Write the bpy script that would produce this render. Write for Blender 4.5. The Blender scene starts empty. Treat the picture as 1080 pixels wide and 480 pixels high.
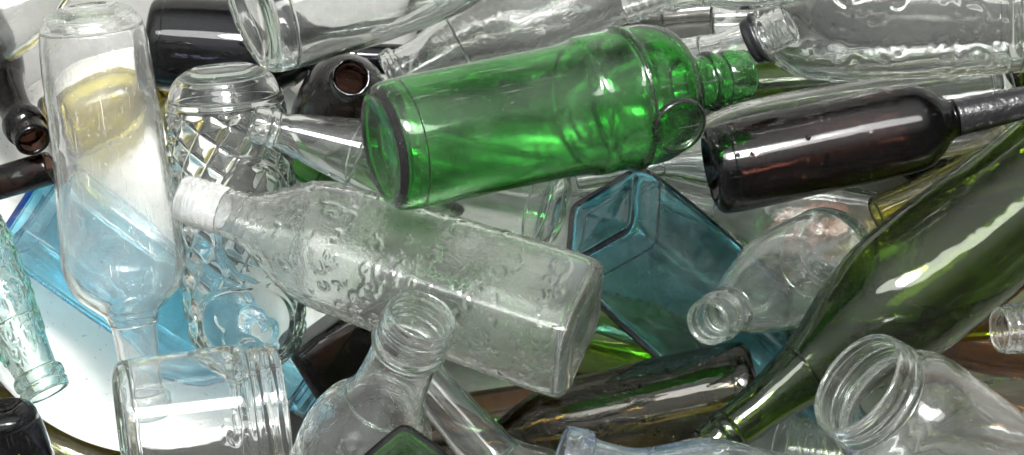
import bpy, math, random
import numpy as np
from mathutils import Vector, Matrix

C = bpy.context.scene.collection
PI = math.pi
D = 1.25            # camera height above the z = 0 level (m)
MPP = 0.0006        # metres per photo pixel at z = 0

def mpp(z):
    return MPP * (D - z) / D

def at(px, py, zmm):
    """a spot of the heap: photo column and row, height in mm"""
    z = zmm / 1000.0
    k = mpp(z)
    return Vector(((px - 540.0) * k, (240.0 - py) * k, z))

# ---------------------------------------------------------------- materials
def new_mat(name):
    m = bpy.data.materials.new(name)
    m.use_nodes = True
    nt = m.node_tree
    nt.nodes.clear()
    out = nt.nodes.new('ShaderNodeOutputMaterial')
    return m, nt, out

def math_node(nt, op, a, b=None, clamp=False):
    n = nt.nodes.new('ShaderNodeMath'); n.operation = op; n.use_clamp = clamp
    for i, v in enumerate((a, b)):
        if v is None: continue
        if isinstance(v, (int, float)): n.inputs[i].default_value = v
        else: nt.links.new(v, n.inputs[i])
    return n.outputs[0]

def ramp(nt, fac, a, b, va=0.0, vb=1.0):
    n = nt.nodes.new('ShaderNodeMapRange')
    n.interpolation_type = 'SMOOTHSTEP'
    nt.links.new(fac, n.inputs['Value'])
    n.inputs['From Min'].default_value = a; n.inputs['From Max'].default_value = b
    n.inputs['To Min'].default_value = va; n.inputs['To Max'].default_value = vb
    return n.outputs['Result']

def noise(nt, vec, scale, detail=2.0, rough=0.5, dist=0.0):
    n = nt.nodes.new('ShaderNodeTexNoise')
    n.inputs['Scale'].default_value = scale; n.inputs['Detail'].default_value = detail
    n.inputs['Roughness'].default_value = rough; n.inputs['Distortion'].default_value = dist
    nt.links.new(vec, n.inputs['Vector'])
    return n.outputs[0]

def voronoi(nt, vec, scale, feature='F1', rnd=1.0):
    n = nt.nodes.new('ShaderNodeTexVoronoi')
    n.feature = feature
    n.inputs['Scale'].default_value = scale; n.inputs['Randomness'].default_value = rnd
    nt.links.new(vec, n.inputs['Vector'])
    return n.outputs['Distance']

def glass(name, T=(1, 1, 1), wave=0.25, pebble=0.0, scroll=0.0, drops=0.0, dust=0.03, rough=0.03,
          ior=1.5, dustcol=(0.75, 0.75, 0.72), volume=True, emboss=0.0):
    """bottle glass: T is what 6 mm of it lets through; the wall's own thickness does the rest"""
    m, nt, out = new_mat(name)
    tc = nt.nodes.new('ShaderNodeTexCoord'); vec = tc.outputs['Object']
    # slight unevenness of moulded glass, plus what is pressed into it
    h = math_node(nt, 'MULTIPLY', noise(nt, vec, 55, 1.0), 0.0011 * wave)
    h = math_node(nt, 'ADD', h, math_node(nt, 'MULTIPLY', noise(nt, vec, 260, 2.0), 0.00009 * wave))
    if pebble:
        p = noise(nt, vec, 620, 2.0, 0.6)
        h = math_node(nt, 'ADD', h, math_node(nt, 'MULTIPLY', p, 0.0006 * pebble))
    if scroll:
        vd = nt.nodes.new('ShaderNodeMapping'); nt.links.new(vec, vd.inputs['Vector'])
        vd.inputs['Scale'].default_value = (1.0, 1.0, 0.75)
        d = voronoi(nt, vd.outputs[0], 88, 'F1', 1.0)
        ring = ramp(nt, math_node(nt, 'ABSOLUTE', math_node(nt, 'SUBTRACT', d, 0.36)), 0.075, 0.0)
        cut = ramp(nt, noise(nt, vec, 170, 0.0), 0.5, 0.56)
        sc = math_node(nt, 'MULTIPLY', ring, cut)
        d2 = voronoi(nt, vd.outputs[0], 170, 'F1', 1.0)
        ring2 = ramp(nt, math_node(nt, 'ABSOLUTE', math_node(nt, 'SUBTRACT', d2, 0.33)), 0.12, 0.0)
        cut2 = ramp(nt, noise(nt, vec, 260, 0.0), 0.52, 0.58)
        sc = math_node(nt, 'ADD', sc, math_node(nt, 'MULTIPLY', math_node(nt, 'MULTIPLY', ring2, cut2), 0.5))
        h = math_node(nt, 'ADD', h, math_node(nt, 'MULTIPLY', sc, 0.0011 * scroll))
    if emboss:
        d = voronoi(nt, vec, 75, 'F1', 1.0)
        e = ramp(nt, d, 0.55, 0.1)
        h = math_node(nt, 'ADD', h, math_node(nt, 'MULTIPLY', e, 0.0028 * emboss))
        e2 = noise(nt, vec, 130, 1.0, 0.5, 1.5)
        h = math_node(nt, 'ADD', h, math_node(nt, 'MULTIPLY', ramp(nt, e2, 0.5, 0.62), 0.0009 * emboss))
    if drops:
        d = voronoi(nt, vec, 150, 'F1', 1.0)
        keep = ramp(nt, noise(nt, vec, 40, 1.0), 0.5, 0.6)
        s = math_node(nt, 'MULTIPLY', ramp(nt, d, 0.26, 0.05), keep)
        h = math_node(nt, 'ADD', h, math_node(nt, 'MULTIPLY', s, 0.0022 * drops))
    b = nt.nodes.new('ShaderNodeBump'); b.inputs['Strength'].default_value = 1.0
    b.inputs['Distance'].default_value = 1.0
    nt.links.new(h, b.inputs['Height'])
    g = nt.nodes.new('ShaderNodeBsdfGlass')
    g.inputs['IOR'].default_value = ior; g.inputs['Roughness'].default_value = rough
    g.inputs['Color'].default_value = (1, 1, 1, 1)
    nt.links.new(b.outputs[0], g.inputs['Normal'])
    surf = g.outputs[0]
    if dust:
        df = nt.nodes.new('ShaderNodeBsdfDiffuse'); df.inputs['Color'].default_value = (*dustcol, 1)
        mx = nt.nodes.new('ShaderNodeMixShader')
        n1 = ramp(nt, noise(nt, vec, 28, 4.0, 0.65), 0.35, 0.75, dust * 0.35, dust * 1.5)
        sp = ramp(nt, noise(nt, vec, 700, 2.0, 0.6), 0.66, 0.74, 0.0, min(0.5, dust * 9))
        st = nt.nodes.new('ShaderNodeMapping'); nt.links.new(vec, st.inputs['Vector'])
        st.inputs['Scale'].default_value = (1, 1, 0.05); st.inputs['Rotation'].default_value = (0.5, 0.3, 0)
        sr = ramp(nt, noise(nt, st.outputs[0], 700, 1.0), 0.68, 0.76, 0.0, min(0.3, dust * 4))
        f = math_node(nt, 'ADD', math_node(nt, 'ADD', n1, sp), sr, True)
        nt.links.new(f, mx.inputs[0]); nt.links.new(surf, mx.inputs[1]); nt.links.new(df.outputs[0], mx.inputs[2])
        surf = mx.outputs[0]
    nt.links.new(surf, out.inputs['Surface'])
    if volume:
        sig = [-math.log(max(t, 1e-4)) / 0.006 for t in T]
        dens = max(sig) * 1.001 + 1e-6
        v = nt.nodes.new('ShaderNodeVolumeAbsorption')
        v.inputs['Color'].default_value = (*[1 - s / dens for s in sig], 1)
        v.inputs['Density'].default_value = dens
        nt.links.new(v.outputs[0], out.inputs['Volume'])
    return m

def solid(name, col, rough=0.4, var=0.15, bump=0.0, bscale=300, spec=0.5, coat=0.0, grime=0.0):
    m, nt, out = new_mat(name)
    tc = nt.nodes.new('ShaderNodeTexCoord'); vec = tc.outputs['Object']
    p = nt.nodes.new('ShaderNodeBsdfPrincipled')
    n = noise(nt, vec, 25, 5.0, 0.6)
    mix = nt.nodes.new('ShaderNodeMix'); mix.data_type = 'RGBA'
    mix.inputs['A'].default_value = (*[c * (1 - var) for c in col], 1)
    mix.inputs['B'].default_value = (*[min(1, c * (1 + var)) for c in col], 1)
    nt.links.new(n, mix.inputs['Factor'])
    colour = mix.outputs['Result']
    if grime:       # dried splashes and specks of dirt
        g1 = ramp(nt, noise(nt, vec, 14, 6.0, 0.7, 0.6), 0.52, 0.72, 0.0, grime)
        g2 = ramp(nt, noise(nt, vec, 330, 2.0, 0.6), 0.66, 0.72, 0.0, grime * 1.6)
        gm = nt.nodes.new('ShaderNodeMix'); gm.data_type = 'RGBA'
        nt.links.new(math_node(nt, 'ADD', g1, g2, True), gm.inputs['Factor'])
        nt.links.new(colour, gm.inputs['A']); gm.inputs['B'].default_value = (0.16, 0.13, 0.09, 1)
        colour = gm.outputs['Result']
    nt.links.new(colour, p.inputs['Base Color'])
    p.inputs['Roughness'].default_value = rough
    p.inputs['Specular IOR Level'].default_value = spec
    p.inputs['Coat Weight'].default_value = coat
    if bump:
        b = nt.nodes.new('ShaderNodeBump'); b.inputs['Strength'].default_value = 1
        b.inputs['Distance'].default_value = bump
        nt.links.new(noise(nt, vec, bscale, 3.0), b.inputs['Height'])
        nt.links.new(b.outputs[0], p.inputs['Normal'])
    nt.links.new(p.outputs[0], out.inputs['Surface'])
    return m

M = dict(
    clear=glass('clear_glass', (0.955, 0.975, 0.96), wave=0.14, dust=0.022),
    clear_fine=glass('clear_clean_glass', (0.96, 0.975, 0.965), wave=0.15, dust=0.018),
    clear_wavy=glass('clear_wavy_glass', (0.955, 0.97, 0.95), wave=0.6, dust=0.03),
    embossed=glass('clear_embossed_glass', (0.955, 0.975, 0.96), wave=0.14, emboss=0.035, dust=0.02),
    panel=glass('clear_moulded_glass', (0.94, 0.965, 0.945), wave=0.05, dust=0.012),
    scroll=glass('pebbled_clear_glass', (0.94, 0.955, 0.935), wave=0.05, pebble=0.24, scroll=0.0, dust=0.028, rough=0.03),
    hazy=glass('hazy_clear_glass', (0.95, 0.965, 0.95), wave=0.25, dust=0.085),
    frosted=glass('worn_white_glass', (0.95, 0.96, 0.95), wave=0.3, dust=0.3, rough=0.25, dustcol=(0.85, 0.85, 0.83)),
    aqua=glass('pale_aqua_glass', (0.76, 0.92, 0.87), wave=0.3, dust=0.03),
    green=glass('bright_green_glass', (0.06, 0.49, 0.065), wave=0.15, dust=0.014, rough=0.09),
    darkgreen=glass('dark_green_glass', (0.1, 0.36, 0.05), wave=0.2, dust=0.006),
    olive=glass('olive_green_glass', (0.12, 0.215, 0.006), wave=0.4, dust=0.004, rough=0.05),
    oldolive=glass('smoky_olive_glass', (0.15, 0.115, 0.026), wave=0.25, drops=0.6, dust=0.004, rough=0.04),
    brown=glass('dark_brown_glass', (0.025, 0.008, 0.005), wave=0.15, drops=0.45, dust=0.002, rough=0.1),
    amber=glass('amber_brown_glass', (0.36, 0.16, 0.025), wave=0.2, dust=0.01),
    mustard=glass('mustard_glass', (0.66, 0.59, 0.09), wave=0.3, dust=0.04),
    lime=glass('lime_green_glass', (0.5, 0.68, 0.05), wave=0.2, dust=0.03),
    smoky=glass('smoky_grey_glass', (0.4, 0.4, 0.37), wave=0.6, dust=0.03),
    teal=glass('teal_glass', (0.34, 0.72, 0.8), wave=0.45, dust=0.025),
    skyblue=glass('sky_blue_glass', (0.36, 0.8, 0.95), wave=0.35, dust=0.06),
    tinted=glass('blue_edged_glass', (0.76, 0.87, 0.97), wave=0.3, dust=0.05),
    black=glass('black_glass', (0.008, 0.008, 0.014), wave=0.1, dust=0.004),
    black_plastic=solid('black_plastic', (0.012, 0.012, 0.014), 0.35),
    foil=solid('black_foil', (0.012, 0.012, 0.013), 0.3, 0.3, 0.0012, 160),
    china=solid('white_glazed_china', (0.8, 0.79, 0.76), 0.15, 0.07, coat=0.5, grime=0.3),
    bed=solid('grey_concrete', (0.2, 0.2, 0.19), 0.85, 0.35, 0.002, 60, grime=0.4),
)

# ---------------------------------------------------------------- bottle building
def catmull(P, step):
    P = [np.array(p, float) for p in P]
    P = [2 * P[0] - P[1]] + P + [2 * P[-1] - P[-2]]
    out = []
    for i in range(1, len(P) - 2):
        p0, p1, p2, p3 = P[i - 1:i + 3]
        t0 = 0.0
        t1 = t0 + max(np.linalg.norm(p1 - p0), 1e-4) ** 0.5
        t2 = t1 + max(np.linalg.norm(p2 - p1), 1e-4) ** 0.5
        t3 = t2 + max(np.linalg.norm(p3 - p2), 1e-4) ** 0.5
        n = max(3, int(np.linalg.norm(p2 - p1) / step))
        for k in range(n):
            t = t1 + (t2 - t1) * k / n
            A1 = (t1 - t) / (t1 - t0) * p0 + (t - t0) / (t1 - t0) * p1
            A2 = (t2 - t) / (t2 - t1) * p1 + (t - t1) / (t2 - t1) * p2
            A3 = (t3 - t) / (t3 - t2) * p2 + (t - t2) / (t3 - t2) * p3
            B1 = (t2 - t) / (t2 - t0) * A1 + (t - t0) / (t2 - t0) * A2
            B2 = (t3 - t) / (t3 - t1) * A2 + (t - t1) / (t3 - t1) * A3
            out.append((t2 - t) / (t2 - t1) * B1 + (t - t1) / (t2 - t1) * B2)
    out.append(P[-2])
    return np.array(out)

def make_mesh(name, rings, closed_start=None, closed_end=None):
    """rings: list of (segs,3) arrays joined in order and back to the first unless poles close the ends"""
    segs = rings[0].shape[0]
    n = len(rings)
    V = np.concatenate(rings)
    idx = np.arange(n * segs).reshape(n, segs)
    loopback = closed_start is None
    a = idx if loopback else idx[:-1]
    b = np.roll(idx, -1, 0) if loopback else idx[1:]
    q = np.stack([a, np.roll(a, -1, 1), np.roll(b, -1, 1), b], -1).reshape(-1, 4)
    faces = q.tolist()
    if not loopback:
        V = np.concatenate([V, [closed_start], [closed_end]])
        s, e = n * segs, n * segs + 1
        for k in range(segs):
            k2 = (k + 1) % segs
            faces.append([s, idx[0, k2], idx[0, k]])
            faces.append([e, idx[-1, k], idx[-1, k2]])
    me = bpy.data.meshes.new(name)
    me.from_pydata(V.tolist(), [], faces)
    me.polygons.foreach_set('use_smooth', np.ones(len(faces), bool))
    me.update()
    return me

def link(name, me, mat, parent=None):
    o = bpy.data.objects.new(name, me)
    C.objects.link(o)
    if mat: me.materials.append(mat)
    if parent: o.parent = parent
    return o

class Bottle:
    def __init__(s, name, label, base, tip, prof, mat, cat='bottle', wall=5.0, n=2.0, aspect=1.0, roll=0.0,
                 relief=None, segs=96, step=3.0, punt=7.0, wb=7.0, parts=(('base', 0), ('body', 0.06), ('neck', 0.8)),
                 mats=None, group=None):
        B, Tp = at(*base), at(*tip)
        ax = Tp - B
        s.L = ax.length
        zz = ax.normalized()
        xx = Vector((0, 0, 1)); xx = (xx - zz * xx.dot(zz)).normalized()
        yy = zz.cross(xx)
        Mx = Matrix((xx, yy, zz)).transposed().to_4x4()
        Mx.translation = B
        s.z0, s.z1 = B.z, Tp.z
        s.k = mpp((s.z0 + s.z1) / 2)
        s.Lpx = s.L / s.k                      # length in pixels at mid height
        s.root = bpy.data.objects.new(name, None); C.objects.link(s.root)
        s.root.empty_display_size = 0.02
        s.root.matrix_world = Mx
        s.root['label'] = label; s.root['category'] = cat
        if group: s.root['group'] = group
        s.n, s.aspect, s.roll, s.relief, s.segs, s.wall = n, aspect, roll, relief, segs, wall
        s.th = np.linspace(0, 2 * PI, segs, endpoint=False)
        r0 = prof[0][1]
        Lp = s.Lpx
        ctrl = [(punt, 0.3), (punt * 0.8, r0 * 0.45), (punt * 0.25, r0 * 0.78), (0.0, r0 * 0.93)]
        ctrl += [(max(a * Lp, 0.6 if i == 0 else 0), r) for i, (a, r) in enumerate(prof)]
        s.out = catmull(ctrl, step)
        s.out[:, 1] = np.maximum(s.out[:, 1], 0.3)
        side = s.out[len(s.out) // 40:]
        iheel = int(np.argmin(s.out[:, 0]))
        so, ro = s.out[iheel:, 0], s.out[iheel:, 1]
        order = np.argsort(so); s.so, s.ro = so[order], ro[order]
        # inner skin: the outside shrunk by the wall and smoothed
        gx = np.arange(-2 * wall, Lp + 2 * wall, 0.5)
        gr = np.interp(gx, s.so, s.ro)
        W = max(1, int(wall / 0.5))
        pad = np.pad(gr, W, 'edge')
        er = np.min(np.stack([pad[q:q + len(gr)] for q in range(2 * W + 1)]), 0)
        ker = np.hanning(4 * W + 3); ker /= ker.sum()
        er = np.convolve(np.pad(er, 2 * W + 1, 'edge'), ker, 'valid')
        er = np.minimum(er, gr - 0.1)
        def rin(S):
            e, r = float(np.interp(S, gx, er)), float(np.interp(S, gx, gr))
            return max(e - wall, 0.35 * r)
        s.rin = rin
        f0 = wb
        R = rin(f0 + 5)
        inner = [(f0 + punt * (1 - k * k), max(0.3, R * k)) for k in (0.0, 0.2, 0.4, 0.6, 0.75, 0.86)]
        inner += [(f0 + 0.8, R * 0.94), (f0 + 2.5, R * 0.985)]
        smin = f0 + 5
        cuts = sorted(a * Lp for _, a in parts[1:])
        S = np.unique(np.concatenate([np.arange(smin, Lp - 0.5, max(step, 2.5)), np.array(cuts), [Lp]]))
        S = S[S >= smin]
        inner += [(x, rin(x)) for x in S]
        s.inn = np.array(inner)
        names = [p[0] for p in parts]
        starts = [0.0] + [p[1] * Lp for p in parts[1:]] + [Lp]
        mats = mats or {}
        eps = 0.25
        for j, nm in enumerate(names):
            a, b = starts[j], starts[j + 1]
            o_idx = [i for i in range(len(s.out)) if (j == 0 and (s.out[i, 0] < b or i < iheel)) or
                     (j > 0 and i >= iheel and a < s.out[i, 0] < b)]
            outer = [tuple(s.out[i]) for i in o_idx]
            top_r = float(np.interp(b, s.so, s.ro))
            last = j == len(names) - 1
            outer.append((b, top_r))
            if j > 0:
                ra = float(np.interp(a, s.so, s.ro))
                outer = [(a - 0.6, ra - eps), (a - 0.02, ra - eps), (a, ra)] + outer
            inn = [tuple(p) for p in s.inn if (a if j else -9) < p[0] < b]
            inn.append((b, rin(b)))
            if last:
                outer.append((b + wall * 0.35, top_r - wall * 0.22))
                outer.append((b + wall * 0.45, top_r - wall * 0.5))
                outer.append((b + wall * 0.3, top_r - wall * 0.8))
            if j > 0:
                inn = [(a - 0.6, rin(a) + eps), (a - 0.02, rin(a) + eps), (a, rin(a))] + inn
            ro_, ri_ = [s.ring(p, True) for p in outer], [s.ring(p, False) for p in inn]
            rings = ro_ + ri_[::-1]
            if j == 0:
                me = make_mesh(nm, rings, (0, 0, outer[0][0] * s.k), (0, 0, inn[0][0] * s.k))
            else:
                me = make_mesh(nm, rings)
            link(nm, me, mats.get(nm, mat), s.root)

    def val(s, f, S):
        if callable(f): return f(S / s.Lpx)
        return f

    def ring(s, p, outer):
        S, r = p
        n = s.val(s.n, S)
        th = s.th
        asp = s.val(s.aspect, S)
        c, q = np.abs(np.cos(th - s.roll)), np.abs(np.sin(th - s.roll))
        if n > 2.02 or asp != 1.0:
            rr = r * ((c / asp) ** n + q ** n) ** (-1.0 / n)
        else:
            rr = np.full_like(th, r)
        if outer and s.relief is not None and r > 2:
            wrapped = np.where(th > PI, th - 2 * PI, th)
            rr = rr + s.relief(S, wrapped * r, wrapped, s.Lpx)
        z = s.z0 + (s.z1 - s.z0) * min(max(S / s.Lpx, 0), 1)
        k = mpp(z)
        return np.stack([rr * k * np.cos(th), rr * k * np.sin(th), np.full_like(th, S * s.k)], -1)

    def sleeve(s, name, mat, a, b, t=1.8, gap=0.5, wob=0.0):
        """a band around the outside from a to b (fractions of the length)"""
        S = np.linspace(a * s.Lpx, b * s.Lpx, max(6, int((b - a) * s.Lpx / 3)))
        rr = np.interp(S, s.so, s.ro)
        o = [(S[0], rr[0] + gap + t * .5)] + [(x, y + gap + t) for x, y in zip(S[1:-1], rr[1:-1])] + [(S[-1], rr[-1] + gap + t * .5)]
        i = [(x, y + gap) for x, y in zip(S, rr)]
        rel, s.relief = s.relief, None
        rings = [s.ring(p, False) for p in o] + [s.ring(p, False) for p in i[::-1]]
        s.relief = rel
        return link(name, make_mesh(name, rings), mat, s.root)

    def disc(s, name, mat, a, theta, rad, thick, sink=3.0):
        """a moulded round seal standing on the outside"""
        S = a * s.Lpx
        r = float(np.interp(S, s.so, s.ro)); k = s.k
        r2 = float(np.interp(S + 8, s.so, s.ro)); r1 = float(np.interp(S - 8, s.so, s.ro))
        slope = math.atan2(r2 - r1, 16) * 0.2
        nrm = Vector((math.cos(theta) * math.cos(slope), math.sin(theta) * math.cos(slope), -math.sin(slope)))
        ctr = Vector((math.cos(theta) * (r - sink), math.sin(theta) * (r - sink), S)) * k
        q = Vector((0, 0, 1)).rotation_difference(nrm).to_matrix()
        prof = [(0, rad * .4), (0, rad * .9), (thick * .5, rad), (thick * .9, rad * .97), (thick, rad * .9), (thick * .93, rad * .82),
                (thick * .62, rad * .74), (thick * .6, rad * .4), (thick * .6, rad * .1)]
        prof = catmull(prof, 1.0)
        th = np.linspace(0, 2 * PI, 64, endpoint=False)
        Q = np.array(q)
        rings = []
        for h, rr in prof:
            P = np.stack([rr * k * np.cos(th), rr * k * np.sin(th), np.full_like(th, h * k)], -1)
            rings.append(P @ Q.T + np.array(ctr))
        me = make_mesh(name, rings, tuple(ctr), tuple(np.array(ctr) + Q @ np.array([0, 0, thick * .6 * k])))
        return link(name, me, mat, s.root)

# ---- relief functions: S along the bottle, U around it (px), th angle (0 faces up)
def threads(a, b, pitch, amp, turns=1):
    def f(S, U, th, L):
        t = S / L
        env = np.clip((t - a) / 0.012, 0, 1) * np.clip((b - t) / 0.012, 0, 1)
        return amp * env * np.maximum(0, np.cos(2 * PI * (S / pitch) - turns * th)) ** 2.0
    return f

def beads(ts, width, amp):
    def f(S, U, th, L):
        return sum(amp * math.exp(-((S - t * L) / width) ** 2) for t in ts) + 0 * th
    return f

def both(*fs):
    return lambda S, U, th, L: sum(f(S, U, th, L) for f in fs)

def blobs(count, seed, amp, size, t0, t1):
    rnd = random.Random(seed)
    items = [(rnd.uniform(t0, t1), rnd.uniform(-PI, PI), size * rnd.uniform(.6, 1.5), amp * rnd.uniform(.4, 1)) for _ in range(count)]
    def f(S, U, th, L):
        h = np.zeros_like(th)
        for t, a, w, am in items:
            ds = S - t * L
            if abs(ds) > 3 * w: continue
            R = 60.0
            du = (np.mod(th - a + PI, 2 * PI) - PI) * R
            h = h + am * np.exp(-((ds * ds + du * du) / (w * w)) ** 2)
        return h
    return f

def arcs(count, seed, amp, size, t0, t1, stroke=2.2):
    rnd = random.Random(seed)
    items = [(rnd.uniform(t0, t1), rnd.uniform(-PI, PI), size * rnd.uniform(.5, 1.3), rnd.uniform(0, 2 * PI), rnd.uniform(1.2, 2.6)) for _ in range(count)]
    def f(S, U, th, L):
        h = np.zeros_like(th)
        for t, a, w, ph, span in items:
            ds = S - t * L
            if abs(ds) > 1.5 * w: continue
            du = (np.mod(th - a + PI, 2 * PI) - PI) * 45
            d = np.sqrt(ds * ds + du * du) - w
            ang = np.abs(np.mod(np.arctan2(ds, du) - ph + PI, 2 * PI) - PI)
            h = np.maximum(h, amp * np.exp(-(d / stroke) ** 2) * (ang < span))
        return h
    return f

def quilt(S, U, th, L):
    """pillowed squares with two smooth round medallions on the side that faces up"""
    t = S / L
    c1 = ((S - 0.42 * L) / 66.0) ** 2 + ((U + 30) / 46.0) ** 2
    c2 = ((S - 0.72 * L) / 46.0) ** 2 + ((U + 6) / 56.0) ** 2
    cell = 23.5
    a = (S * 0.83 + U * 0.56) / cell; b = (S * -0.56 + U * 0.83) / cell
    fa = np.abs(a - np.round(a)) * 2; fb = np.abs(b - np.round(b)) * 2
    q = 3.8 * (1 - np.maximum(fa, fb) ** 3.0)
    inside = np.minimum(c1, c2)
    qm = np.clip((inside - 1.0) / 0.10, 0, 1) * np.clip((t - 0.10) / 0.015, 0, 1) * np.clip((0.86 - t) / 0.02, 0, 1)
    ringh = 3.0 * np.exp(-((np.sqrt(inside) - 0.97) / 0.035) ** 2)
    fruit = np.zeros_like(th)
    for (cs, cu, w) in ((0.70, -12, 13), (0.735, -26, 12), (0.75, 6, 14), (0.69, 14, 11), (0.78, -8, 12)):
        fruit = fruit + 4.0 * np.exp(-((((S - cs * L) ** 2 + (U - cu) ** 2) / (w * w)) ** 2))
    lat = 1.6 * np.maximum(np.abs(np.sin(a * PI)) ** 8, np.abs(np.sin(b * PI * .9)) ** 8) * (c1 < 0.8)
    return q * qm + ringh + fruit + lat + 2.2 * np.exp(-((t - 0.095) / 0.008) ** 2)

def contour_relief(S, U, th, L):
    t = S / L
    fl = 1.3 * np.cos(th * 14) * (np.clip((t - .1) / .05, 0, 1) * np.clip((.42 - t) / .05, 0, 1))
    return fl + script(S, U, th, L)
script = arcs(120, 5, 1.6, 9, .42, .86, 1.9)

front = lambda f: (lambda S, U, th, L: f(S, U, th, L) * np.clip((1.75 - np.abs(th)) / 0.3, 0, 1))
scrolls = both(arcs(230, 31, 1.2, 6.2, .04, .8, 1.7), arcs(140, 32, 0.9, 3.0, .04, .8, 1.5))
# ================================================================ the bottles
NB = (('body', 0), ('neck', 0.8))

def sq(a, b, n):      # squareness n up to fraction a, round from b on
    def f(t):
        u = min(max((t - a) / (b - a), 0), 1)
        return n + (2.0 - n) * u * u * (3 - 2 * u)
    return f

# --- left
Bottle('flask_bottle', 'clear smooth bottle upside down in front of the blue one, neck behind the threaded jar',
       (93, 7, 176), (155, 436, 110),
       [(0, 33), (.012, 44), (.035, 52), (.07, 56), (.12, 57.5), (.38, 60), (.56, 65), (.62, 65), (.675, 57), (.715, 41), (.74, 30), (.772, 24.5), (.805, 23), (.93, 22.5), (.945, 27), (.985, 27), (1, 25)],
       M['hazy'], wall=3.2, punt=14, wb=9, parts=(('base', 0), ('body', .05), ('neck', .76), ('mouth', .935)))

Bottle('blue_bottle', 'sky blue square glass bottle lying under the upside down clear bottle at the left',
       (30, 215, 40), (332, 421, 36), [(0, 47), (.02, 52), (.05, 53), (.62, 53), (.7, 46), (.76, 26), (.8, 21), (.94, 20), (.95, 24), (1, 24)],
       M['skyblue'], n=sq(.62, .78, 7), roll=.12, wall=4.5, parts=(('base', 0), ('body', .06), ('neck', .77), ('mouth', .945)))

Bottle('soda_bottle', 'pale aqua contoured soda bottle with embossed script, mouth pointing down at the left edge',
       (-98, 121, 124), (49, 414, 150), [(0, 36), (.02, 41), (.1, 43), (.26, 38), (.36, 37), (.47, 41), (.6, 38), (.76, 30), (.9, 24), (.925, 23.5), (.935, 27), (.965, 27), (.97, 25), (.98, 27), (1, 26)],
       M['aqua'], relief=contour_relief, segs=200, step=2, wall=4.5, parts=(('body', 0), ('neck', .76), ('mouth', .93)))

Bottle('black_bottle', 'black glass bottle whose rounded end rises in the bottom left corner',
       (2, 430, 176), (68, 660, 126), [(0, 24), (.02, 31), (.06, 35), (.6, 38), (.7, 30), (.8, 14), (1, 13)], M['black'])

Bottle('mustard_bottle', 'mustard yellow bottle under the rim of the white plate at bottom left',
       (-40, 440, -25), (260, 560, -30), [(0, 38), (.03, 43), (.55, 43), (.68, 28), (.75, 15), (1, 14)], M['mustard'])

Bottle('threaded_jar', 'wide clear glass jar on its side with a screw thread at its right end',
       (124, 456, 188), (297, 432, 170), [(0, 62), (.02, 68), (.05, 73), (.12, 75), (.7, 75), (.77, 74), (.80, 71), (.82, 69.5), (1, 69)],
       M['clear_fine'], cat='jar', relief=both(threads(.83, .985, 17, 3.2), blobs(26, 3, 1.0, 4, .04, .1), arcs(14, 8, 1.0, 5, .66, .76)),
       wall=5, punt=5, wb=9, segs=180, step=2, parts=(('base', 0), ('body', .11), ('mouth', .81)))

Bottle('quilted_bottle', 'clear quilted decanter bottle with pillowed squares and round medallions, base at top',
       (234, 72, 142), (270, 424, 92), [(0, 37), (.012, 46), (.035, 54), (.07, 59.5), (.1, 61.5), (.72, 61), (.8, 56), (.87, 40), (.91, 24), (1, 22)],
       M['clear_fine'], relief=front(quilt), segs=260, step=1.6, wall=5, punt=8, wb=9, parts=(('base', 0), ('body', .08), ('neck', .9)))

Bottle('navy_bottle', 'blue black glass bottle lying at the top behind the quilted bottle',
       (157, 46, 38), (430, 64, 28), [(0, 40), (.012, 46), (.04, 49), (.46, 49), (.56, 36), (.66, 18), (1, 17)], M['black'])

Bottle('large_bottle', 'large plain clear bottle on its side at the top, above the dark bottle mouth',
       (257, 6, 236), (590, -105, 176), [(0, 68), (.012, 74), (.035, 78), (.6, 79), (.72, 64), (.8, 36), (.84, 28), (1, 26)],
       M['clear_fine'], wall=6, punt=12, wb=10, parts=(('base', 0), ('body', .075), ('neck', .82)))

Bottle('dark_bottle', 'smoky brown bottle standing in the heap with its open mouth facing up',
       (352, 134, 54), (370, 82, 192), [(0, 42), (.03, 46), (.6, 46), (.68, 45), (.77, 37), (.84, 24), (.88, 19.5), (.94, 19), (.95, 22), (1, 21)],
       M['brown'], parts=(('body', 0), ('neck', .87), ('mouth', .945)), wall=4.5)

Bottle('long_neck_bottle', 'clear long necked bottle beneath the green one, mouth pointing left over the quilted bottle',
       (588, 222, 146), (267, 130, 190), [(0, 40), (.015, 44), (.04, 46), (.5, 45), (.62, 40), (.75, 31), (.87, 23), (.925, 19), (.935, 21.5), (.95, 21.5), (.955, 19), (.965, 20), (1, 18.5)],
       M['clear'], wall=4, parts=(('base', 0), ('body', .07), ('neck', .68), ('mouth', .93)))

Bottle('scroll_bottle', 'large pebbled clear square bottle with raised scrolls and a worn white threaded mouth',
       (617, 350, 230), (194, 209, 180), [(0, 54), (.008, 58), (.02, 60), (.35, 58), (.62, 54), (.70, 51), (.77, 40), (.83, 29), (.86, 26.5), (.9, 25.5), (1, 25)],
       M['scroll'], n=sq(.6, .82, 6.5), roll=.68, relief=both(threads(.9, .99, 8.5, 1.6), front(scrolls)), segs=240, step=1.5, wall=5, punt=6, wb=8,
       parts=(('base', 0), ('body', .026), ('neck', .84), ('mouth', .895)), mats={'mouth': M['frosted']})

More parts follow.
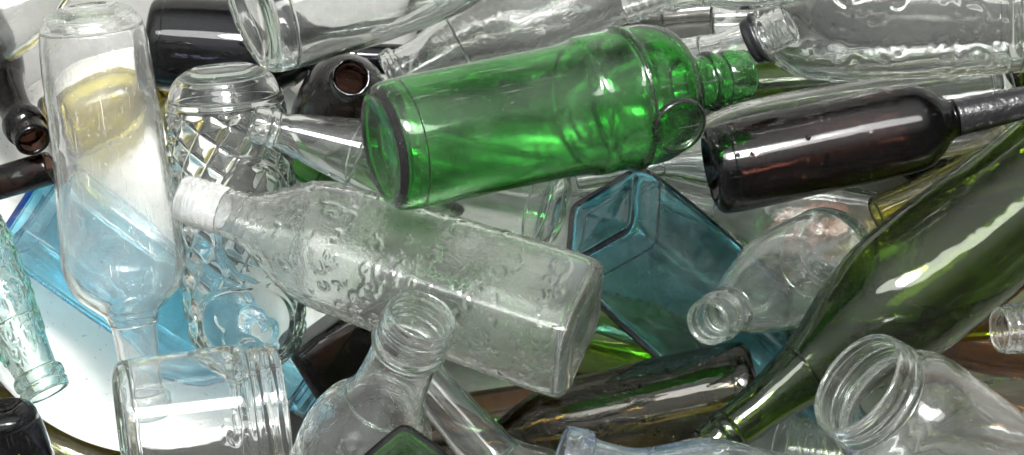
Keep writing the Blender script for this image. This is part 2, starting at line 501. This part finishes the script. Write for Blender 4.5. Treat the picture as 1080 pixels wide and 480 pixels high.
g = Bottle('green_bottle', 'bright green glass bottle with a round seal on its shoulder, topmost of the heap',
       (401, 157, 248), (786, 78, 172),
       [(0, 60), (.012, 66), (.03, 69), (.3, 70), (.525, 71.5), (.535, 73.5), (.55, 74.5), (.635, 75.5), (.645, 78), (.655, 78), (.668, 75.5), (.73, 73.5), (.785, 65), (.822, 46), (.84, 32), (.855, 29),
        (.88, 28.5), (.886, 31.5), (.905, 31.5), (.912, 27.5), (.93, 27), (.94, 28.5), (.965, 28.5), (.975, 27), (1, 26)],
       M['green'], wall=5, punt=14, wb=9, step=2, segs=128, parts=(('base', 0), ('body', .065), ('shoulder', .65), ('neck', .835), ('mouth', .93)))
g.disc('seal', M['green'], .705, .56, 31, 12, 1.5)

Bottle('bulb_bottle', 'clear bulbous embossed bottle behind the green bottle at the top',
       (690, -66, 88), (412, 82, 84), [(0, 58), (.02, 63), (.1, 65), (.4, 66), (.56, 62), (.66, 48), (.75, 34), (.85, 27), (.95, 25), (.96, 29), (1, 28)],
       M['embossed'], parts=(('body', 0), ('neck', .74)), step=2.5)

# --- top right
Bottle('wide_thread_bottle', 'clear bottle with a bright threaded neck pointing left at the top above the green bottle',
       (960, -95, 182), (658, 3, 158), [(0, 50), (.02, 54), (.5, 54), (.65, 44), (.74, 30), (.8, 26), (.83, 24.5), (.845, 27), (.86, 24), (1, 23)],
       M['clear_fine'], relief=threads(.87, .985, 9, 2.0), segs=140, step=2, wall=3.5, parts=(('body', 0), ('neck', .74), ('mouth', .85)))

t = Bottle('ringed_bottle', 'clear bottle with a black plastic ring below its threaded mouth, neck behind the green one',
       (606, 132, 106), (833, 25, 156), [(0, 34), (.02, 38), (.5, 38), (.62, 31), (.72, 23.5), (.8, 22.5), (.86, 22.5), (.865, 25), (.878, 25), (.885, 21.5), (1, 21)],
       M['clear'], relief=threads(.89, .99, 8.0, 1.7), segs=140, step=2, wall=3.5, parts=(('body', 0), ('neck', .64), ('mouth', .88)))
t.sleeve('plastic_ring', M['black_plastic'], .822, .877, 3.2)

Bottle('panel_bottle', 'large clear square bottle with moulded panel lettering at the top right',
       (1088, 12, 100), (752, 22, 92), [(0, 58), (.015, 62), (.04, 63), (.72, 63), (.8, 50), (.86, 28), (.9, 24), (1, 23)],
       M['panel'], n=sq(.7, .86, 4.2), roll=-.12, relief=front(both(arcs(90, 12, 0.7, 11, .08, .62, 2.2), blobs(40, 4, 1.2, 5, .62, .75))), segs=220, step=2,
       wall=5, parts=(('base', 0), ('body', .06), ('neck', .86)))

Bottle('plain_bottle', 'plain clear cylindrical bottle lying between the panel bottle and the dark brown wine bottle',
       (1068, 104, 58), (610, 186, 26), [(0, 40), (.01, 45), (.03, 47), (.6, 47), (.7, 38), (.8, 20), (.85, 17), (1, 16)],
       M['clear_fine'], parts=(('base', 0), ('body', .05), ('neck', .8)))

b = Bottle('wine_bottle', 'dark brown wine bottle with black foil on its neck at the right',
       (749, 181, 142), (1132, 97, 134), [(0, 41), (.01, 45), (.03, 47.5), (.3, 48.5), (.52, 48), (.575, 45.5), (.615, 37), (.65, 24), (.675, 19), (.75, 17.5), (.95, 16.5), (.955, 18.5), (1, 18)],
       M['brown'], punt=16, wb=7, parts=(('base', 0), ('body', .055), ('neck', .66)))
b.sleeve('neck_foil', M['foil'], .672, 1.0, 1.2)

Bottle('yellow_bottle', 'yellow glass bottle wedged between the brown wine bottle and the long olive green one',
       (1230, 92, 12), (925, 226, 32), [(0, 34), (.03, 38), (.45, 38), (.6, 30), (.75, 21), (1, 19)], M['mustard'])

Bottle('champagne_bottle', 'long olive green champagne bottle running from the right edge down to the middle bottom',
       (1187, 128, 112), (747, 472, 164), [(0, 60), (.012, 66), (.03, 69), (.3, 72), (.48, 74), (.58, 71), (.67, 56), (.76, 38), (.86, 27), (.93, 24.5), (.945, 24), (.95, 26.5), (.965, 26.5), (.97, 24), (1, 23.5)],
       M['olive'], punt=22, wall=5, segs=128, parts=(('body', 0), ('neck', .78), ('mouth', .945)))

Bottle('milk_bottle', 'small clear bottle with a thick round lip leaning over the teal bottle',
       (880, 264, 46), (747, 340, 186), [(0, 40), (.02, 46), (.06, 51), (.1, 52.5), (.16, 53), (.3, 54), (.5, 51), (.7, 38), (.84, 25), (.89, 22.5), (.9, 26), (.93, 27), (.96, 25.5), (1, 25)],
       M['clear'], wall=5, punt=10, segs=128, step=2, parts=(('base', 0), ('body', .13), ('neck', .84), ('mouth', .9)))

Bottle('teal_bottle', 'teal blue square bottle with its base tilted up in the middle, beside the scroll bottle',
       (633, 227, 88), (878, 442, -20), [(0, 46), (.012, 51), (.04, 54), (.6, 54), (.68, 44), (.74, 26), (.78, 21), (1, 20)],
       M['teal'], n=sq(.6, .76, 12), roll=.62, wall=6, punt=4, wb=9, segs=160, parts=(('base', 0), ('body', .075), ('neck', .76)))

Bottle('lime_bottle', 'lime green bottle glimpsed below the teal bottle',
       (590, 346, -24), (775, 388, -30), [(0, 38), (.03, 43), (.6, 43), (.72, 26), (.8, 15), (1, 14)], M['lime'])

Bottle('smoky_bottle', 'smoky olive brown bottle lying under the base of the scroll bottle',
       (800, 409, 94), (418, 492, 70), [(0, 45), (.012, 50), (.035, 53), (.4, 53), (.54, 51), (.64, 38), (.72, 22), (.78, 18), (1, 16)],
       M['oldolive'], punt=16, parts=(('base', 0), ('body', .06), ('neck', .76)))

Bottle('square_brown_bottle', 'dark brown square bottle end with droplets between the threaded jar and the fruit embossed bottle',
       (320, 400, 76), (520, 274, 58), [(0, 32), (.015, 35), (.05, 37), (.7, 37), (.8, 20), (.85, 12), (1, 12)],
       M['brown'], n=sq(.68, .82, 7), roll=.25, wall=5)

Bottle('embossed_bottle', 'clear fruit embossed bottle, its wide threaded mouth tilted up in front of the scroll bottle',
       (352, 545, 190), (445, 333, 286), [(0, 58), (.02, 63), (.06, 66), (.4, 68), (.5, 62), (.575, 48), (.63, 41), (.7, 38), (.83, 36.5), (.845, 38), (.86, 41), (.88, 41.5), (.9, 38.5), (.985, 38), (1, 37)],
       M['embossed'], cat='bottle', relief=both(front(blobs(70, 21, 3.2, 9, .08, .56)), threads(.9, .985, 10, 2.0)), segs=200, step=2, wall=4.5,
       parts=(('body', 0), ('neck', .6), ('mouth', .845)))

Bottle('slim_bottle', 'clear bottle with a straight neck running down under the embossed bottle to the bottom edge',
       (648, 628, 136), (424, 374, 128), [(0, 56), (.02, 60), (.1, 62), (.38, 60), (.46, 54), (.52, 40), (.56, 32), (.6, 29.5), (.95, 27), (.96, 31), (1, 30)],
       M['clear'], parts=(('body', 0), ('neck', .55)))

Bottle('green_square_bottle', 'dark green square bottle corner in front of the fruit embossed bottle at the bottom edge',
       (426, 484, 308), (450, 670, 198), [(0, 37), (.03, 40), (.08, 41.5), (.7, 41.5), (.82, 24), (.88, 14), (1, 14)],
       M['darkgreen'], n=sq(.68, .85, 6), roll=PI / 4, wall=5, punt=4, parts=(('base', 0), ('body', .1), ('neck', .85)))

Bottle('blue_rim_bottle', 'clear bottle with bluish rim and shoulder lying along the bottom edge in the middle',
       (866, 566, 214), (590, 489, 222), [(0, 66), (.02, 70), (.4, 72), (.53, 66), (.64, 50), (.74, 38), (.82, 35.5), (.9, 37), (.91, 42), (.94, 42.5), (1, 41.5)],
       M['tinted'], wall=5.5, parts=(('body', 0), ('neck', .7), ('mouth', .905)))

Bottle('wide_mouth_jar', 'big clear jar with a wide thick rim tilted up in the bottom right corner',
       (1134, 575, 196), (904, 404, 262), [(0, 70), (.015, 75), (.04, 79), (.7, 80), (.79, 79), (.845, 74), (.875, 66), (.895, 61), (.905, 60.5), (.913, 64), (.93, 64.5), (.94, 62), (.955, 62.5), (1, 60.5)],
       M['clear'], cat='jar', wall=5.5, punt=8, segs=160, step=2, relief=threads(.94, .995, 9, 1.6), parts=(('body', 0), ('mouth', .9)))

Bottle('small_thread_bottle', 'small clear bottle with ribbed screw thread mouth at the right edge above the amber bottle',
       (1262, 330, 150), (1055, 348, 176), [(0, 42), (.02, 45), (.55, 45), (.68, 34), (.76, 26), (.8, 25), (1, 24.5)],
       M['clear'], relief=threads(.83, .985, 8, 2.2), segs=140, step=1.8, wall=4, parts=(('body', 0), ('neck', .7), ('mouth', .82)))

Bottle('amber_bottle', 'amber brown bottle lying below the champagne bottle at the right edge',
       (1240, 366, 44), (900, 356, 40), [(0, 34), (.03, 37), (.55, 37), (.68, 27), (.78, 15), (1, 14)], M['amber'])

Bottle('grey_clear_bottle', 'clear bottle low in the heap under the amber bottle at the right edge',
       (1260, 432, -6), (900, 452, -10), [(0, 40), (.03, 44), (.6, 44), (.72, 28), (.8, 16), (1, 15)], M['clear'])

Bottle('striped_neck_bottle', 'clear ringed neck standing out between the champagne bottle and the big jar',
       (1080, 520, 62), (822, 478, 70), [(0, 48), (.03, 51), (.6, 51), (.68, 46), (.74, 41), (1, 39)],
       M['clear'], relief=threads(.76, .985, 14, 3.0), segs=140, step=2, parts=(('body', 0), ('mouth', .75)))

Bottle('flat_clear_bottle', 'pale clear square bottle under the base of the dark brown wine bottle',
       (966, 262, -8), (690, 208, -24), [(0, 38), (.02, 42), (.6, 42), (.7, 30), (.78, 16), (1, 15)], M['clear_wavy'], n=sq(.6, .75, 6), roll=.15,
       parts=(('base', 0), ('body', .06), ('neck', .77)))

Bottle('yellow_olive_bottle', 'yellow glass bottle on the white plate behind the upside down clear bottle',
       (52, 138, 22), (196, 78, 20), [(0, 30), (.03, 35), (.6, 35), (.75, 24), (.85, 14), (1, 13)], M['mustard'])

# --- top left corner
Bottle('silver_clear_bottle', 'clear wavy bottle in the top left corner',
       (-150, 108, 96), (120, -50, 90), [(0, 38), (.03, 42), (.62, 42), (.72, 32), (.8, 20), (1, 18)], M['clear_wavy'])
Bottle('brown_neck_bottle', 'brown bottle with its open mouth pointing down beside the upside down clear bottle',
       (-60, -20, -4), (35, 148, 112), [(0, 36), (.03, 40), (.45, 40), (.6, 32), (.72, 21), (.88, 18.5), (.89, 22), (.94, 22), (.95, 19.5), (1, 19)],
       M['brown'], parts=(('body', 0), ('neck', .68), ('mouth', .89)))
Bottle('brown_lying_bottle', 'dark brown bottle neck lying at the left edge just above the blue bottle',
       (-230, 262, 72), (52, 177, 88), [(0, 36), (.03, 40), (.4, 40), (.52, 28), (.6, 20), (1, 18)], M['brown'])

# --- deep in the heap, seen through the gaps
Bottle('deep_green_bottle', 'dark green bottle deep in the heap under the clear long neck and the scroll bottle',
       (470, 262, 10), (300, 168, 22), [(0, 34), (.03, 38), (.6, 38), (.72, 28), (.8, 15), (1, 14)], M['darkgreen'])
Bottle('deep_amber_bottle', 'amber bottle deep in the heap below the smoky olive brown bottle',
       (420, 470, -24), (680, 430, -28), [(0, 36), (.03, 40), (.7, 40), (.8, 28), (.88, 15), (1, 14)], M['amber'])
Bottle('deep_olive_bottle', 'dark brown bottle deep in the heap between the wine bottle and the yellow bottle',
       (1150, 180, -34), (900, 168, -34), [(0, 34), (.03, 38), (.6, 38), (.72, 28), (.8, 15), (1, 14)], M['brown'])

Bottle('deep_clear_bottle', 'smoky grey bottle deep in the heap under the bulbous embossed bottle at the top',
       (440, 40, -24), (760, 10, -30), [(0, 38), (.03, 42), (.6, 42), (.72, 28), (.8, 15), (1, 14)], M['smoky'])
Bottle('deep_pale_green_bottle', 'green bottle deep in the heap under the black ringed neck and the panel bottle',
       (1080, 74, -30), (690, 100, -34), [(0, 26), (.03, 30), (.7, 30), (.8, 22), (.88, 14), (1, 13)], M['olive'])
Bottle('deep_smoky_bottle', 'smoky grey bottle deep in the heap under the panel bottle at the top right',
       (1110, 14, -22), (780, 2, -28), [(0, 38), (.03, 42), (.7, 42), (.8, 28), (.88, 15), (1, 14)], M['smoky'])
Bottle('deep_long_bottle', 'clear bottle deep in the heap between the green bottle and the teal bottle',
       (480, 160, -28), (760, 172, -30), [(0, 36), (.03, 40), (.6, 40), (.72, 28), (.8, 15), (1, 14)], M['clear_wavy'])
Bottle('deep_aqua_bottle', 'pale aqua bottle deep in the heap under the small thick lipped bottle',
       (980, 370, -34), (770, 310, -38), [(0, 34), (.03, 38), (.6, 38), (.72, 28), (.8, 15), (1, 14)], M['aqua'])
Bottle('deep_jar_bottle', 'clear bottle deep in the heap under the big wide rimmed jar',
       (960, 560, -30), (860, 420, -36), [(0, 38), (.03, 42), (.6, 42), (.72, 28), (.8, 15), (1, 14)], M['clear_wavy'])
Bottle('deep_wavy_bottle', 'clear wavy bottle deep in the heap under the scroll bottle',
       (330, 300, -30), (560, 330, -32), [(0, 34), (.03, 38), (.6, 38), (.72, 28), (.8, 15), (1, 14)], M['clear_wavy'])

Bottle('smoky_clear_bottle', 'smoky grey bottle on the white plate under the quilted bottle',
       (236, 118, 28), (258, 276, 24), [(0, 34), (.03, 38), (.6, 38), (.75, 26), (.85, 15), (1, 14)], M['smoky'])

# --- white plate under the left bottles
def plate():
    ctr = at(168, 262, 2)
    k = mpp(0.0)
    prof = [(6, 4), (6, 70), (6.5, 140), (9, 168), (17, 205), (22, 232), (24.5, 240), (26.5, 241.5), (27.5, 239.5), (25, 231), (20, 205), (13, 172), (10.5, 150), (10, 70), (10, 4)]
    prof = catmull(prof, 3.0)
    th = np.linspace(0, 2 * PI, 160, endpoint=False)
    rings = [np.stack([r * k * np.cos(th), r * k * np.sin(th), np.full_like(th, (h - 22) * k)], -1) for h, r in prof]
    me = make_mesh('plate', rings, (0, 0, -16 * k), (0, 0, -12 * k))
    o = link('white_plate', me, M['china'])
    o.location = ctr; o.scale = (0.9, 0.9, 0.9)
    o['label'] = 'white china plate lying under the bottles at the left'
    o['category'] = 'plate'
plate()

# --- the surface the heap lies on
me = bpy.data.meshes.new('ground')
me.from_pydata([(-3, -3, 0), (3, -3, 0), (3, 3, 0), (-3, 3, 0)], [], [(0, 1, 2, 3)])
gr = link('ground', me, M['bed']); gr.location = (0, 0, -0.062); gr['kind'] = 'structure'

# ---------------------------------------------------------------- light
def area(name, loc, target, sx, sy, power, col=(1, 1, 1)):
    l = bpy.data.lights.new(name, 'AREA'); l.shape = 'ELLIPSE'; l.size = sx; l.size_y = sy
    l.energy = power; l.color = col
    o = bpy.data.objects.new(name, l); C.objects.link(o)
    o.location = loc
    o.rotation_euler = (Vector(target) - Vector(loc)).to_track_quat('-Z', 'Y').to_euler()
    return o
area('key_lamp', (0.12, 0.92, 1.95), (0, 0, 0.1), 0.6, 0.45, 78, (1, 0.99, 0.97))
area('soft_lamp', (0.12, 0.95, 2.02), (0, 0, 0.1), 2.3, 0.65, 30, (1, 0.99, 0.98))

w = bpy.data.worlds.new('World'); bpy.context.scene.world = w; w.use_nodes = True
nt = w.node_tree; nt.nodes.clear()
out = nt.nodes.new('ShaderNodeOutputWorld'); bg = nt.nodes.new('ShaderNodeBackground')
tc = nt.nodes.new('ShaderNodeTexCoord')
sep = nt.nodes.new('ShaderNodeSeparateXYZ'); nt.links.new(tc.outputs['Generated'], sep.inputs[0])
dt = nt.nodes.new('ShaderNodeVectorMath'); dt.operation = 'DOT_PRODUCT'
nt.links.new(tc.outputs['Generated'], dt.inputs[0]); dt.inputs[1].default_value = Vector((0.05, 0.55, 0.83)).normalized()
up = ramp(nt, sep.outputs['Z'], -0.1, 0.7, 0.03, 0.09)
glow = ramp(nt, dt.outputs['Value'], 0.6, 1.0, 0.0, 1.0)
side = ramp(nt, sep.outputs['X'], 0.2, -0.9, 0.0, 0.35)
tot = math_node(nt, 'ADD', math_node(nt, 'ADD', up, glow), side)
bg.inputs['Color'].default_value = (0.97, 0.99, 1.0, 1)
nt.links.new(tot, bg.inputs['Strength'])
nt.links.new(bg.outputs[0], out.inputs['Surface'])

# ---------------------------------------------------------------- camera, render
cam = bpy.data.cameras.new('camera'); co = bpy.data.objects.new('camera', cam); C.objects.link(co)
co.location = (0, 0, D)
cam.sensor_width = 36; cam.lens = 36 * D / (1080 * MPP)
cam.clip_end = 50; cam.clip_start = 0.01
sc = bpy.context.scene
sc.camera = co
sc.view_settings.view_transform = 'Standard'; sc.view_settings.look = 'None'
sc.view_settings.exposure = 0.3; sc.view_settings.gamma = 1.0
cy = sc.cycles
cy.max_bounces = 32; cy.transmission_bounces = 32; cy.glossy_bounces = 16; cy.diffuse_bounces = 4
cy.transparent_max_bounces = 16; cy.volume_bounces = 0
cy.caustics_reflective = True; cy.caustics_refractive = True
cy.sample_clamp_indirect = 20.0; cy.sample_clamp_direct = 0
cy.blur_glossy = 0.2
cy.use_adaptive_sampling = True; cy.adaptive_threshold = 0.04
cy.use_denoising = True; cy.denoiser = 'OPENIMAGEDENOISE'
cy.denoising_input_passes = 'RGB_ALBEDO_NORMAL'
